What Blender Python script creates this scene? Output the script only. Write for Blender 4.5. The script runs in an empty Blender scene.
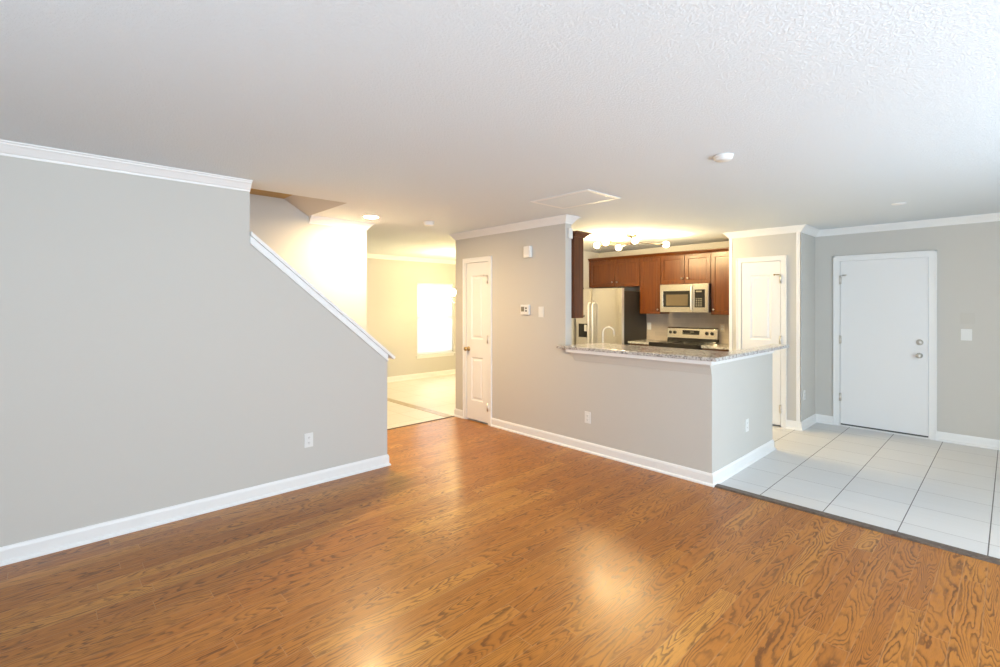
import bpy, bmesh, math
from mathutils import Vector, Matrix
D = bpy.data
C = bpy.context.scene.collection
R = math.radians

# ------------------------------------------------------------------ camera
HCAM = 1.496
cam_d = D.cameras.new('camera'); cam = D.objects.new('camera', cam_d); C.objects.link(cam)
cam_d.sensor_width = 36.0
cam_d.lens = 36.0 * 483.1 / 1000.0
cam_d.shift_y = -(333.5 - 304.1) / 1000.0
cam_d.clip_start = 0.05
cam.location = (0, 0, HCAM)
cam.rotation_euler = (R(90), 0, 0.8148)
bpy.context.scene.camera = cam

# ------------------------------------------------------------------ world, exposure, daylight, ceiling fill
sc = bpy.context.scene
sc.view_settings.view_transform = 'Standard'
sc.view_settings.look = 'None'
sc.view_settings.gamma = 1.0
sc.view_settings.use_curve_mapping = False
sc.view_settings.exposure = 0.55
w = D.worlds.new('daylight_sky'); sc.world = w; w.use_nodes = True
w.node_tree.nodes['Background'].inputs[0].default_value = (0.86, 0.93, 1.0, 1)
w.node_tree.nodes['Background'].inputs[1].default_value = 0.8

def area(name, loc, rot, sx, sy, power, col, spread=180):
    l = D.lights.new(name, 'AREA'); l.shape = 'RECTANGLE'; l.size = sx; l.size_y = sy
    l.energy = power; l.color = col; l.spread = R(spread)
    o = D.objects.new(name, l); C.objects.link(o); o.location = loc; o.rotation_euler = rot
    return o
COOL = (0.62, 0.81, 1.0)
UPFILL = (0.50, 0.78, 1.0)
XF_ = -8.2
# daylight entering by the glazing behind and beside the camera
area('daylight_patio_door', (2.02, 3.2, 1.15), (0, R(90), 0), 2.1, 2.2, 50, (.84, .93, 1.0))
area('daylight_window_side', (2.02, 0.35, 1.35), (0, R(90), 0), 1.6, 1.9, 88, (.78, .89, 1.0))
area('daylight_window_rear', (-0.2, -2.02, 1.35), (R(90), 0, 0), 2.3, 1.7, 15, COOL)
# added upward fill lights outside the same openings, to brighten the ceiling
area('ceiling_fill_rear', (0.3, -2.75, .12), (R(140), 0, 0), 3.0, 1.2, 110, UPFILL)
area('ceiling_fill_side', (2.75, 2.2, .12), (0, R(140), 0), 1.2, 4.4, 110, UPFILL)
area('daylight_window_dining', (XF_ - .35, 5.9, 1.2), (0, R(-90), 0), 1.5, 1.0, 16, (.9, .96, 1.0))

# ------------------------------------------------------------------ dimensions (metres)
ZC = 2.425
XL, YM, YD, XP = -3.982, 3.997, 7.131, -1.697
XS = -5.105
XF = -8.2
YK = 7.34
YP = 6.52
XR, YB = 1.9, -1.9           # right wall and wall behind the camera

# ------------------------------------------------------------------ node helpers
def mat(name, base=(.8, .8, .8), rough=.5, metal=0.0, **kw):
    m = D.materials.new(name); m.use_nodes = True
    b = m.node_tree.nodes['Principled BSDF']
    b.inputs['Base Color'].default_value = (*base, 1)
    b.inputs['Roughness'].default_value = rough
    b.inputs['Metallic'].default_value = metal
    for k, v in kw.items(): b.inputs[k].default_value = v
    return m
class G:
    def __init__(s, m): s.m = m; s.nt = m.node_tree; s.b = s.nt.nodes['Principled BSDF']
    def n(s, t, ins=None, **at):
        x = s.nt.nodes.new(t)
        for k, v in at.items(): setattr(x, k, v)
        for k, v in (ins or {}).items(): s.set(x.inputs[k], v)
        return x
    def set(s, sock, v):
        if isinstance(v, bpy.types.NodeSocket): s.nt.links.new(v, sock)
        else: sock.default_value = v
    def math(s, op, a, b=0.0, c=None):
        x = s.nt.nodes.new('ShaderNodeMath'); x.operation = op
        s.set(x.inputs[0], a); s.set(x.inputs[1], b)
        if c is not None: s.set(x.inputs[2], c)
        return x.outputs[0]
    def pos(s):
        return s.n('ShaderNodeNewGeometry').outputs['Position']
    def xyz(s, v):
        x = s.n('ShaderNodeSeparateXYZ', {0: v}); return x.outputs
    def comb(s, x, y, z): return s.n('ShaderNodeCombineXYZ', {0: x, 1: y, 2: z}).outputs[0]
    def noise(s, v, scale, detail=2, rough=.5, dist=0):
        return s.n('ShaderNodeTexNoise', {'Vector': v, 'Scale': scale, 'Detail': detail, 'Roughness': rough, 'Distortion': dist}).outputs[0]
    def ramp(s, f, stops, interp='LINEAR'):
        x = s.n('ShaderNodeValToRGB', {0: f}); cr = x.color_ramp; cr.interpolation = interp
        while len(cr.elements) < len(stops): cr.elements.new(.5)
        for e, (p, c) in zip(cr.elements, stops): e.position = p; e.color = (*c, 1)
        return x.outputs[0]
    def mix(s, f, a, b, mode='MIX'):
        x = s.nt.nodes.new('ShaderNodeMix'); x.data_type = 'RGBA'; x.blend_type = mode
        s.set(x.inputs[0], f)
        for i, v in ((6, a), (7, b)):
            s.set(x.inputs[i], v if isinstance(v, bpy.types.NodeSocket) else (*v, 1))
        return x.outputs[2]
    def bump(s, h, strength, dist):
        b = s.n('ShaderNodeBump', {'Height': h, 'Strength': strength, 'Distance': dist})
        s.nt.links.new(b.outputs[0], s.b.inputs['Normal'])
    def color(s, c): s.set(s.b.inputs['Base Color'], c)
    def rough(s, c): s.set(s.b.inputs['Roughness'], c)

M = {}
# wall paint with faint roller texture
m = mat('wall_paint', (.595, .578, .538), .75); g = G(m)
g.bump(g.noise(g.pos(), 260, 2), .06, .002); M['wall'] = m
# textured ceiling
m = mat('ceiling_texture', (.735, .775, .80), .9); g = G(m); p = g.pos()
h = g.ramp(g.noise(p, 105, 3, .6), [(.38, (0, 0, 0)), (.66, (1, 1, 1))])
g.bump(h, .33, .0058); M['ceiling'] = m
m = mat('smooth_white_paint', (.86, .86, .85), .38); g = G(m)
g.bump(g.noise(g.pos(), 30, 2), .03, .002); M['trim'] = m
m = mat('door_paint', (.86, .86, .855), .33); g = G(m); g.bump(g.noise(g.pos(), 40, 2), .03, .002); M['door'] = m
m = mat('stair_soffit_brown', (.42, .30, .13), .8); g = G(m); g.bump(g.noise(g.pos(), 80, 2), .1, .003); M['soffit'] = m  # even brown for the stairwell ceiling and its edge
# oak strip floor, planks along Y
def oak():
    m = mat('oak_floor', (.4, .2, .07), .3); g = G(m)
    x, y, z = g.xyz(g.pos())
    W = .096
    xs = g.math('DIVIDE', x, W); row = g.math('FLOOR', xs); fx = g.math('FRACT', xs)
    r1 = g.n('ShaderNodeTexWhiteNoise', {'W': row}, noise_dimensions='1D').outputs['Value']
    y2 = g.math('DIVIDE', g.math('MULTIPLY_ADD', r1, 7.3, y), 1.05)
    seg = g.math('FLOOR', y2); fy = g.math('FRACT', y2)
    wn = g.n('ShaderNodeTexWhiteNoise', {'Vector': g.comb(row, seg, 3.7)}, noise_dimensions='3D')
    idv = wn.outputs['Value']
    wc = g.xyz(wn.outputs['Color'])
    ox = g.math('MULTIPLY', wc[0], 57.0); oy = g.math('MULTIPLY', wc[1], 83.0); oz = g.math('MULTIPLY', idv, 41.0)
    # cathedral grain: contour lines of a stretched height field
    xsc = g.math('MULTIPLY_ADD', wc[2], 12.0, 6.5)
    v1 = g.comb(g.math('MULTIPLY_ADD', x, xsc, ox), g.math('MULTIPLY_ADD', y, 1.5, oy), oz)
    f1 = g.noise(v1, 1.0, 1.4, .45, .25)
    wig = g.noise(g.comb(g.math('MULTIPLY_ADD', x, 60, ox), g.math('MULTIPLY_ADD', y, 14, oy), oz), 1.0, 2)
    ph = g.math('ADD', g.math('MULTIPLY', f1, 17.0), g.math('MULTIPLY', wig, 1.1))
    ph = g.math('ADD', ph, g.math('MULTIPLY', x, 22.0)); ph = g.math('ADD', ph, g.math('MULTIPLY', y, 3.0))
    saw = g.math('FRACT', ph)
    ring = g.ramp(saw, [(0, (.9,) * 3), (.12, (1, 1, 1)), (.30, (.45,) * 3), (.48, (.10,) * 3), (.84, (0, 0, 0)), (.95, (.30,) * 3), (1, (.9,) * 3)])
    brk = g.noise(g.comb(g.math('MULTIPLY_ADD', x, 22, ox), g.math('MULTIPLY_ADD', y, 3.2, oy), oz), 1.0, 2)
    amt = g.ramp(brk, [(.30, (.35,) * 3), (.60, (1, 1, 1))])
    ring = g.math('MULTIPLY', ring, amt)
    pores = g.noise(g.comb(g.math('MULTIPLY_ADD', x, 420, ox), g.math('MULTIPLY_ADD', y, 16, oy), oz), 1.0, 3, .6)
    pore = g.ramp(pores, [(.52, (0, 0, 0)), (.72, (1, 1, 1))])
    tone = g.ramp(idv, [(0, (.41, .142, .016)), (.4, (.465, .170, .020)), (.8, (.51, .20, .027)), (1, (.62, .28, .05))])
    big = g.noise(g.comb(g.math('MULTIPLY', x, 1.2), g.math('MULTIPLY', y, .8), 0.0), 1.0, 2)
    tone = g.mix(g.math('MULTIPLY', big, .35), tone, (.33, .12, .028))
    c = g.mix(g.math('MULTIPLY', ring, .80), tone, (.092, .028, .006))
    c = g.mix(g.math('MULTIPLY', pore, .38), c, (.14, .052, .014))
    ex = g.math('MINIMUM', fx, g.math('SUBTRACT', 1.0, fx))
    ey = g.math('MULTIPLY', g.math('MINIMUM', fy, g.math('SUBTRACT', 1.0, fy)), 1.05 / W)
    e = g.math('MINIMUM', ex, ey)
    seam = g.ramp(e, [(0, (1, 1, 1)), (.016, (.7,) * 3), (.03, (0, 0, 0))])
    c = g.mix(g.math('MULTIPLY', seam, .30), c, (.50, .30, .15))
    g.color(c)
    g.rough(g.math('ADD', .25, g.math('MULTIPLY', g.noise(g.comb(g.math('MULTIPLY', x, 14), g.math('MULTIPLY', y, 3), 0.0), 1.0, 2), .13)))
    hh = g.math('SUBTRACT', g.math('MULTIPLY', ring, -.25), seam)
    g.bump(hh, .22, .0015)
    g.b.inputs['Specular IOR Level'].default_value = .36; g.b.inputs['Coat Weight'].default_value = .05; g.b.inputs['Coat Roughness'].default_value = .15
    return m
M['oak'] = oak()
def tile(name, x0, px, y0, py, base, gx, gy):
    m = mat(name, base, .42); g = G(m)
    x, y, z = g.xyz(g.pos())
    u = g.math('DIVIDE', g.math('SUBTRACT', x, x0), px); v = g.math('DIVIDE', g.math('SUBTRACT', y, y0), py)
    def edge(u, p):
        f = g.math('FRACT', u); return g.math('MULTIPLY', g.math('MINIMUM', f, g.math('SUBTRACT', 1.0, f)), p)
    ax = g.math('LESS_THAN', edge(u, px), .0030); ay = g.math('LESS_THAN', edge(v, py), .0026)
    wn = g.n('ShaderNodeTexWhiteNoise', {'Vector': g.comb(g.math('FLOOR', u), g.math('FLOOR', v), 1.0)}, noise_dimensions='3D').outputs['Value']
    st = g.noise(g.comb(g.math('MULTIPLY', x, 1.6), g.math('MULTIPLY', y, 26), g.math('MULTIPLY', wn, 20)), 1.0, 3, .6)
    c = g.mix(g.math('MULTIPLY', st, .35), base, tuple(.78 * k for k in base))
    c = g.mix(g.math('MULTIPLY', wn, .10), c, (1, .99, .97))
    c = g.mix(ay, c, gy); c = g.mix(ax, c, gx)
    g.color(c); g.bump(g.math('SUBTRACT', 0.0, g.math('MAXIMUM', ax, ay)), .25, .002)
    return m
M['tile'] = tile('entry_tile', -1.356, .4185, 4.283, .412, (.70, .70, .695), (.10, .095, .09), (.36, .35, .34))
M['tile2'] = tile('dining_tile', -5.3, .46, 3.99, .46, (.74, .71, .65), (.45, .40, .33), (.45, .40, .33))
# granite
m = mat('speckled_granite', (.5, .5, .5), .14); g = G(m); p = g.pos()
vn = g.n('ShaderNodeTexVoronoi', {'Vector': p, 'Scale': 95.0}).outputs['Color']
c1 = g.ramp(g.xyz(vn)[0], [(0, (.05, .045, .04)), (.16, (.22, .19, .17)), (.34, (.48, .45, .42)), (.7, (.66, .64, .61)), (1, (.34, .27, .21))], 'CONSTANT')
c2 = g.ramp(g.noise(p, 22, 3, .6), [(.35, (.30, .28, .27)), (.6, (.72, .70, .67))])
g.color(g.mix(.45, c1, c2)); M['granite'] = m
# cherry cabinet wood, grain vertical
def wood(name, a, b, rough=.3):
    m = mat(name, a, rough); g = G(m); x, y, z = g.xyz(g.pos())
    n1 = g.noise(g.comb(g.math('MULTIPLY', x, 34), g.math('MULTIPLY', y, 34), g.math('MULTIPLY', z, 2.2)), 1.0, 4, .6, .6)
    n2 = g.noise(g.comb(g.math('MULTIPLY', x, 4), g.math('MULTIPLY', y, 4), g.math('MULTIPLY', z, 2)), 1.0, 2)
    c = g.mix(g.ramp(n1, [(.3, (0, 0, 0)), (.7, (1, 1, 1))]), a, b); g.color(g.mix(g.math('MULTIPLY', n2, .5), c, a)); return m
M['cherry'] = wood('cherry_cabinet_wood', (.068, .0165, .0024), (.165, .046, .006))
M['darktrim'] = wood('dark_transition_wood', (.075, .048, .035), (.17, .13, .10), .4)
def steel(name, base, rough, horiz=True):
    m = mat(name, base, rough, 1.0); g = G(m); x, y, z = g.xyz(g.pos())
    v = g.comb(g.math('MULTIPLY', x, 3), g.math('MULTIPLY', y, 3), g.math('MULTIPLY', z, 600)) if horiz else g.comb(g.math('MULTIPLY', x, 600), g.math('MULTIPLY', y, 600), g.math('MULTIPLY', z, 3))
    n = g.noise(v, 1.0, 2); g.rough(g.math('MULTIPLY_ADD', n, .06, rough - .03)); return m
M['steel'] = steel('brushed_steel', (.66, .645, .62), .24)
M['nickel'] = steel('satin_nickel', (.68, .65, .60), .30)
M['bronze'] = steel('brushed_bronze', (.13, .105, .075), .4)
M['brass'] = steel('aged_brass', (.50, .36, .18), .30)
m = mat('chrome', (.75, .75, .75), .12, 1.0); M['chrome'] = m
m = mat('satin_handle_metal', (.82, .80, .77), .34, .75); M['satin'] = m
m = mat('dark_grey_appliance_side', (.022, .019, .015), .42); g = G(m); g.bump(g.noise(g.pos(), 300, 2), .15, .001); M['graphite'] = m
m = mat('black_glass', (.010, .009, .009), .06); g = G(m); g.rough(g.math('MULTIPLY_ADD', g.noise(g.pos(), 12, 2), .05, .04)); M['blackglass'] = m
m = mat('oven_window_glass', (.10, .075, .045), .08); M['smoked'] = m
m = mat('white_plastic', (.80, .80, .78), .35); g = G(m); g.bump(g.noise(g.pos(), 200, 1), .02, .001); M['plastic'] = m
m = mat('ivory_plastic', (.66, .60, .50), .4); M['ivory'] = m
m = mat('slot_dark', (.08, .08, .08), .5); M['slot'] = m
m = mat('painted_over_plastic', (.575, .555, .512), .6); M['painted'] = m
m = mat('screen_grey', (.20, .19, .15), .25); M['lcd'] = m
# stone backsplash
m = mat('stone_backsplash', (.46, .40, .34), .4); g = G(m); x, y, z = g.xyz(g.pos())
bt = g.n('ShaderNodeTexBrick', {'Vector': g.comb(x, z, 0.0), 'Color1': (.48, .42, .36, 1), 'Color2': (.40, .35, .31, 1), 'Mortar': (.52, .46, .40, 1), 'Scale': 1.0, 'Mortar Size': .002, 'Brick Width': .15, 'Row Height': .075}).outputs[0]
g.color(g.mix(g.math('MULTIPLY', g.noise(g.pos(), 30, 3), .4), bt, (.55, .48, .40))); M['splash'] = m
m = mat('marble_threshold', (.40, .30, .19), .3); g = G(m)
g.color(g.ramp(g.noise(g.pos(), 14, 4, .6), [(.3, (.33, .24, .14)), (.7, (.50, .40, .27))])); M['marble'] = m
def emit(name, col, s):
    m = mat(name, (.9, .9, .9), .3); b = m.node_tree.nodes['Principled BSDF']
    b.inputs['Emission Color'].default_value = (*col, 1); b.inputs['Emission Strength'].default_value = s; return m
WARM = (1.0, .75, .38)
M['bulb'] = emit('lit_opal_glass', WARM, 330)
M['globe'] = emit('lit_chandelier_glass', (1.0, .77, .40), 85)
M['lens'] = emit('lit_recessed_lens', (1.0, .72, .38), 800)
m = mat('white_blind_slat', (.85, .85, .84), .5); b_ = m.node_tree.nodes['Principled BSDF']
b_.inputs['Transmission Weight'].default_value = 0.0; M['blind'] = m
nt = m.node_tree; tr = nt.nodes.new('ShaderNodeBsdfTranslucent'); tr.inputs[0].default_value = (.9, .92, .95, 1)
mx = nt.nodes.new('ShaderNodeMixShader'); mx.inputs[0].default_value = .55
nt.links.new(b_.outputs[0], mx.inputs[1]); nt.links.new(tr.outputs[0], mx.inputs[2]); nt.links.new(mx.outputs[0], nt.nodes['Material Output'].inputs[0])
m = mat('window_glass', (1, 1, 1), .0); b_ = m.node_tree.nodes['Principled BSDF']
nt = m.node_tree; tr = nt.nodes.new('ShaderNodeBsdfTransparent'); gl = nt.nodes.new('ShaderNodeBsdfGlossy'); gl.inputs['Roughness'].default_value = .02
mx = nt.nodes.new('ShaderNodeMixShader'); mx.inputs[0].default_value = .05
nt.links.new(tr.outputs[0], mx.inputs[1]); nt.links.new(gl.outputs[0], mx.inputs[2]); nt.links.new(mx.outputs[0], nt.nodes['Material Output'].inputs[0]); M['glass'] = m

# ------------------------------------------------------------------ mesh helpers
class MB:
    def __init__(s): s.v = []; s.f = []; s.sm = []
    def add(s, vs, fs, smooth=False):
        k = len(s.v); s.v += [tuple(v) for v in vs]; s.f += [tuple(i + k for i in f) for f in fs]; s.sm += [smooth] * len(fs); return s
    def box(s, a, b):
        (x0, y0, z0), (x1, y1, z1) = [min(p, q) for p, q in zip(a, b)], [max(p, q) for p, q in zip(a, b)]
        return s.add([(x0, y0, z0), (x1, y0, z0), (x1, y1, z0), (x0, y1, z0), (x0, y0, z1), (x1, y0, z1), (x1, y1, z1), (x0, y1, z1)],
                     [(0, 3, 2, 1), (4, 5, 6, 7), (0, 1, 5, 4), (1, 2, 6, 5), (2, 3, 7, 6), (3, 0, 4, 7)])
    def prism(s, poly, axis, a, b):
        """extrude a 2-D polygon along axis ('x': poly is (y,z); 'y': (x,z); 'z': (x,y))"""
        f = {'x': lambda p, t: (t, p[0], p[1]), 'y': lambda p, t: (p[0], t, p[1]), 'z': lambda p, t: (p[0], p[1], t)}[axis]
        n = len(poly); vs = [f(p, a) for p in poly] + [f(p, b) for p in poly]
        return s.add(vs, [tuple(range(n))[::-1], tuple(range(n, 2 * n))] + [(i, (i + 1) % n, n + (i + 1) % n, n + i) for i in range(n)])
    def lathe(s, prof, loc, axis=(0, 0, 1), seg=24):
        """prof: (radius, height) pairs"""
        q = Vector((0, 0, 1)).rotation_difference(Vector(axis).normalized()); L = Vector(loc)
        vs = []; n = len(prof)
        for r, h in prof:
            for k in range(seg):
                t = 2 * math.pi * k / seg; vs.append(L + q @ Vector((r * math.cos(t), r * math.sin(t), h)))
        fs = [(i * seg + k, i * seg + (k + 1) % seg, (i + 1) * seg + (k + 1) % seg, (i + 1) * seg + k) for i in range(n - 1) for k in range(seg)]
        s.add(vs, fs, True)
        k0 = len(s.v) - n * seg
        s.f += [tuple(range(k0, k0 + seg))[::-1], tuple(range(k0 + (n - 1) * seg, k0 + n * seg))]; s.sm += [False, False]; return s
    def sphere(s, c, r, seg=20, sz=1.0):
        prof = [(max(1e-4, r * math.sin(math.pi * i / 12)), -r * sz * math.cos(math.pi * i / 12)) for i in range(13)]
        return s.lathe(prof, c, seg=seg)
    def tube(s, pts, r, seg=12):
        pts = [Vector(p) for p in pts]; vs = []; up = None
        for i, p in enumerate(pts):
            t = (pts[min(i + 1, len(pts) - 1)] - pts[max(i - 1, 0)]).normalized()
            if up is None: up = t.orthogonal().normalized()
            up = (up - t * up.dot(t)).normalized(); bn = t.cross(up)
            vs += [p + (up * math.cos(2 * math.pi * k / seg) + bn * math.sin(2 * math.pi * k / seg)) * r for k in range(seg)]
        n = len(pts)
        fs = [(i * seg + k, i * seg + (k + 1) % seg, (i + 1) * seg + (k + 1) % seg, (i + 1) * seg + k) for i in range(n - 1) for k in range(seg)]
        s.add(vs, fs, True); k0 = len(s.v) - n * seg
        s.f += [tuple(range(k0, k0 + seg))[::-1], tuple(range(k0 + (n - 1) * seg, k0 + n * seg))]; s.sm += [False, False]; return s
    def mould(s, p0, p1, out, prof, m0=0.0, m1=0.0):
        """sweep profile (out, z) from p0 to p1; m0/m1: mitre, +1 outside corner, -1 inside corner, 0 square"""
        p0 = Vector(p0); p1 = Vector(p1); d = (p1 - p0).normalized(); o = Vector(out); n = len(prof)
        vs = [p0 + o * a + Vector((0, 0, z)) - d * (m0 * a) for a, z in prof] + [p1 + o * a + Vector((0, 0, z)) + d * (m1 * a) for a, z in prof]
        return s.add(vs, [tuple(range(n)), tuple(range(n, 2 * n))[::-1]] + [(i, n + i, n + (i + 1) % n, (i + 1) % n) for i in range(n)])
    def panelface(s, F, u0, u1, v0, v1, panels, depth, slope, raise_=None, th=.035):
        """door leaf: front face with recessed panels; F maps (u, v, d) to world, d outward"""
        us = sorted({u0, u1, *[p[0] for p in panels], *[p[1] for p in panels]}); vs_ = sorted({v0, v1, *[p[2] for p in panels], *[p[3] for p in panels]})
        for i in range(len(us) - 1):
            for j in range(len(vs_) - 1):
                a, b, c, d = us[i], us[i + 1], vs_[j], vs_[j + 1]
                if any(p[0] <= a and b <= p[1] and p[2] <= c and d <= p[3] for p in panels): continue
                s.add([F(a, c, 0), F(b, c, 0), F(b, d, 0), F(a, d, 0)], [(0, 1, 2, 3)])
        for a, b, c, d in panels:
            loops = [(0, 0), (slope, -depth)]
            if raise_: loops += [(slope + raise_[0], -depth), (slope + raise_[0] + raise_[1], -depth + raise_[2])]
            vv = []
            for q, dd in loops: vv += [F(a + q, c + q, dd), F(b - q, c + q, dd), F(b - q, d - q, dd), F(a + q, d - q, dd)]
            ff = [(4 * k + i, 4 * k + (i + 1) % 4, 4 * k + 4 + (i + 1) % 4, 4 * k + 4 + i) for k in range(len(loops) - 1) for i in range(4)]
            k = 4 * (len(loops) - 1); ff.append((k, k + 1, k + 2, k + 3)); s.add(vv, ff)
        P = [F(u0, v0, 0), F(u1, v0, 0), F(u1, v1, 0), F(u0, v1, 0), F(u0, v0, -th), F(u1, v0, -th), F(u1, v1, -th), F(u0, v1, -th)]
        return s.add(P, [(0, 4, 5, 1), (1, 5, 6, 2), (2, 6, 7, 3), (3, 7, 4, 0), (4, 7, 6, 5)])
    def build(s, name, m, parent=None, bevel=0.0, fix=True):
        me = D.meshes.new(name); me.from_pydata(s.v, [], s.f); me.update()
        for p, q in zip(me.polygons, s.sm): p.use_smooth = q
        if fix or bevel:
            bm = bmesh.new(); bm.from_mesh(me)
            if bevel:
                bmesh.ops.remove_doubles(bm, verts=bm.verts, dist=1e-5)
                es = [e for e in bm.edges if len(e.link_faces) == 2 and e.calc_face_angle(0) > .6]
                bmesh.ops.bevel(bm, geom=es, offset=bevel, segments=2, profile=.6, affect='EDGES', clamp_overlap=True)
            bmesh.ops.recalc_face_normals(bm, faces=bm.faces); bm.to_mesh(me); bm.free()
        me.materials.append(m)
        o = D.objects.new(name, me); C.objects.link(o)
        if parent:
            o.parent = parent; o.matrix_parent_inverse = Matrix.Translation(-Vector(parent.location))
        return o
def struct(o): o['kind'] = 'structure'; return o
def tag(o, label, cat, group=None):
    o['label'] = label; o['category'] = cat
    if group: o['group'] = group
    return o
def thing(name, loc, label, cat, group=None):
    o = D.objects.new(name, None); C.objects.link(o); o.location = loc; o.empty_display_size = .1
    return tag(o, label, cat, group)
def copy_thing(src, loc, label):
    c = src.copy(); C.objects.link(c); c.location = loc; c['label'] = label
    for ch in src.children:
        k = ch.copy(); C.objects.link(k); k.parent = c
        for g2 in ch.children:
            q = g2.copy(); C.objects.link(q); q.parent = k
    return c

# ------------------------------------------------------------------ the room shell
TW = .115
# floors
struct(MB().box((XS, YB, -.08), (XR, YM, 0)).build('floor', M['oak']))
struct(MB().prism([(XS, YM), (XR, YM), (XR, YK), (XS - .06, YK), (XS - .06, YM + .62), (XS, YM + .62)], 'z', -.08, 0).build('floor.001', M['tile']))
struct(MB().prism([(XF, 1.2), (XS, 1.2), (XS, YM + .62), (XS - .06, YM + .62), (XS - .06, 7.6), (XF, 7.6)], 'z', -.08, 0).build('floor.002', M['tile2']))
# left (knee) wall: full height, then cut on the slope of the stairs
SL = .839
low = lambda y: 1.954 - SL * (y - 1.138)            # lower edge of the sloped white skirt
top = lambda y: low(y) + .062
YN, YE = 1.137, 2.316
struct(MB().prism([(YB, 0), (YE, 0), (YE, top(YE)), (YN, top(YN)), (YN, ZC), (YB, ZC)], 'x', XL - .115, XL).build('wall_left', M['wall']))
# stair wall (beyond the stairs) and dining room walls
struct(MB().box((XS - TW, YB, 0), (XS, 2.70, ZC + .3)).build('wall_stair', M['wall']))
mw = MB()
WY0, WY1, WZ0, WZ1 = 5.44, 6.36, .47, 1.93
mw.box((XF - .14, 1.1, 0), (XF, WY0, ZC)).box((XF - .14, WY1, 0), (XF, 7.6, ZC)).box((XF - .14, WY0, 0), (XF, WY1, WZ0)).box((XF - .14, WY0, WZ1), (XF, WY1, ZC))
struct(mw.build('wall_dining', M['wall']))
struct(MB().box((XF, 7.5, 0), (-5.165, 7.6, ZC)).box((XF, 1.1, 0), (XS - TW, 1.2, ZC)).build('wall_dining_ends', M['wall']))
# wall carrying the closet door, thermostat and pass-through
DX0, DX1, DZ = -4.878, -4.436, 2.032
XW = -3.233
mw = MB().box((XS, YM, 0), (DX0, YM + .1, ZC)).box((DX1, YM, 0), (XW, YM + .1, ZC)).box((DX0, YM, DZ), (DX1, YM + .1, ZC))
struct(mw.build('wall_middle', M['wall']))
struct(MB().box((XS - .21, YM + .62, 0), (XS - .06, 7.5, ZC)).box((XS, YM + .1, 0), (XS + .08, YM + .62, ZC)).build('wall_kitchen_side', M['wall']))
struct(MB().box((XS - .06, YM + .62, 0), (-4.2, YM + .68, ZC)).box((-4.26, YM + .1, 0), (-4.2, YM + .62, ZC)).build('wall_closet', M['wall']))
# half wall under the bar counter
ZB = 1.029
YPE = 5.462
hw = MB().prism([(XW, YM), (XP, YM), (XP, YPE), (XP - .1, YPE), (XP - .1, YM + .1), (XW, YM + .1)], 'z', 0, ZB)
struct(hw.build('wall_peninsula', M['wall']))
# kitchen back wall, pantry wall, entry wall
XPL, XPR = -2.535, -1.722
struct(MB().box((XS - .21, YK, 0), (XPL + .1, YK + .1, ZC)).build('wall_kitchen', M['wall']))
PX0, PX1 = -2.397, -1.925
mw = MB().box((XPL, YP, 0), (PX0, YP + .1, ZC)).box((PX1, YP, 0), (XPR, YP + .1, ZC)).box((PX0, YP, DZ), (PX1, YP + .1, ZC))
mw.box((XPR - .1, YP + .1, 0), (XPR, YD + .1, ZC)).box((XPL, YP + .1, 0), (XPL + .1, YK, ZC)).box((XPL + .1, YP + .64, 0), (XPR - .1, YP + .7, ZC))
struct(mw.build('wall_pantry', M['wall']))
EX0, EX1, EZ = -1.464, -.628, 2.028
mw = MB().box((XPR - .02, YD, 0), (EX0, YD + .12, ZC)).box((EX1, YD, 0), (XR, YD + .12, ZC)).box((EX0, YD, EZ), (EX1, YD + .12, ZC))
struct(mw.build('wall_entry', M['wall']))
# walls with the glazing that is out of view (right of and behind the camera)
mw = MB(); a0, a1, az = 2.1, 4.3, 2.2; b0, b1, bz0, bz1 = -.6, 1.3, .55, 2.15
for u, v in ((YB, b0), (b1, a0), (a1, YD + .12)): mw.box((XR, u, 0), (XR + .1, v, ZC))
mw.box((XR, a0, az), (XR + .1, a1, ZC)).box((XR, b0, 0), (XR + .1, b1, bz0)).box((XR, b0, bz1), (XR + .1, b1, ZC))
struct(mw.build('wall_right', M['wall']))
mw = MB(); z0, z1 = .5, 2.2
for u, v in ((XS - TW, -1.35), (.95, XR + .1)): mw.box((u, YB - .1, 0), (v, YB, ZC))
for u, v in ((-1.35, .95),): mw.box((u, YB - .1, 0), (v, YB, z0)).box((u, YB - .1, z1), (v, YB, ZC))
struct(mw.build('wall_behind', M['wall']))
# ceiling, open over the stairs
OX, OY = -4.195, 2.025
mc = MB().box((OX, YB - .1, ZC), (XR + .1, YK + .1, ZC + .1)).box((XF - .14, OY, ZC), (OX, 7.6, ZC + .1)).box((XF - .14, 1.1, ZC), (XS - TW, OY, ZC + .1))
struct(mc.build('ceiling', M['ceiling']))
ZS = 2.572
struct(MB().prism([(OY, ZC + .0), (1.78, ZS), (1.78, ZS + .1), (OY + .1, ZC + .1)], 'x', XS, OX).build('ceiling_stair_slope', M['wall']))
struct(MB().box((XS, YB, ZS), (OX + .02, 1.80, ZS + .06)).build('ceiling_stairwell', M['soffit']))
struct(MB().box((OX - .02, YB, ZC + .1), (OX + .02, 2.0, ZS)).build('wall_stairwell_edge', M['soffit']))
# stairs behind the knee wall
ms = MB(); ny = 8
poly = [(2.26, 0)]
for k in range(ny): poly += [(2.26 - .232 * k, .19 * (k + 1)), (2.26 - .232 * (k + 1), .19 * (k + 1))]
poly += [(2.26 - .232 * ny, 0)]
struct(ms.prism(poly, 'x', XS, XL - .115).build('staircase', M['oak']))

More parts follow.
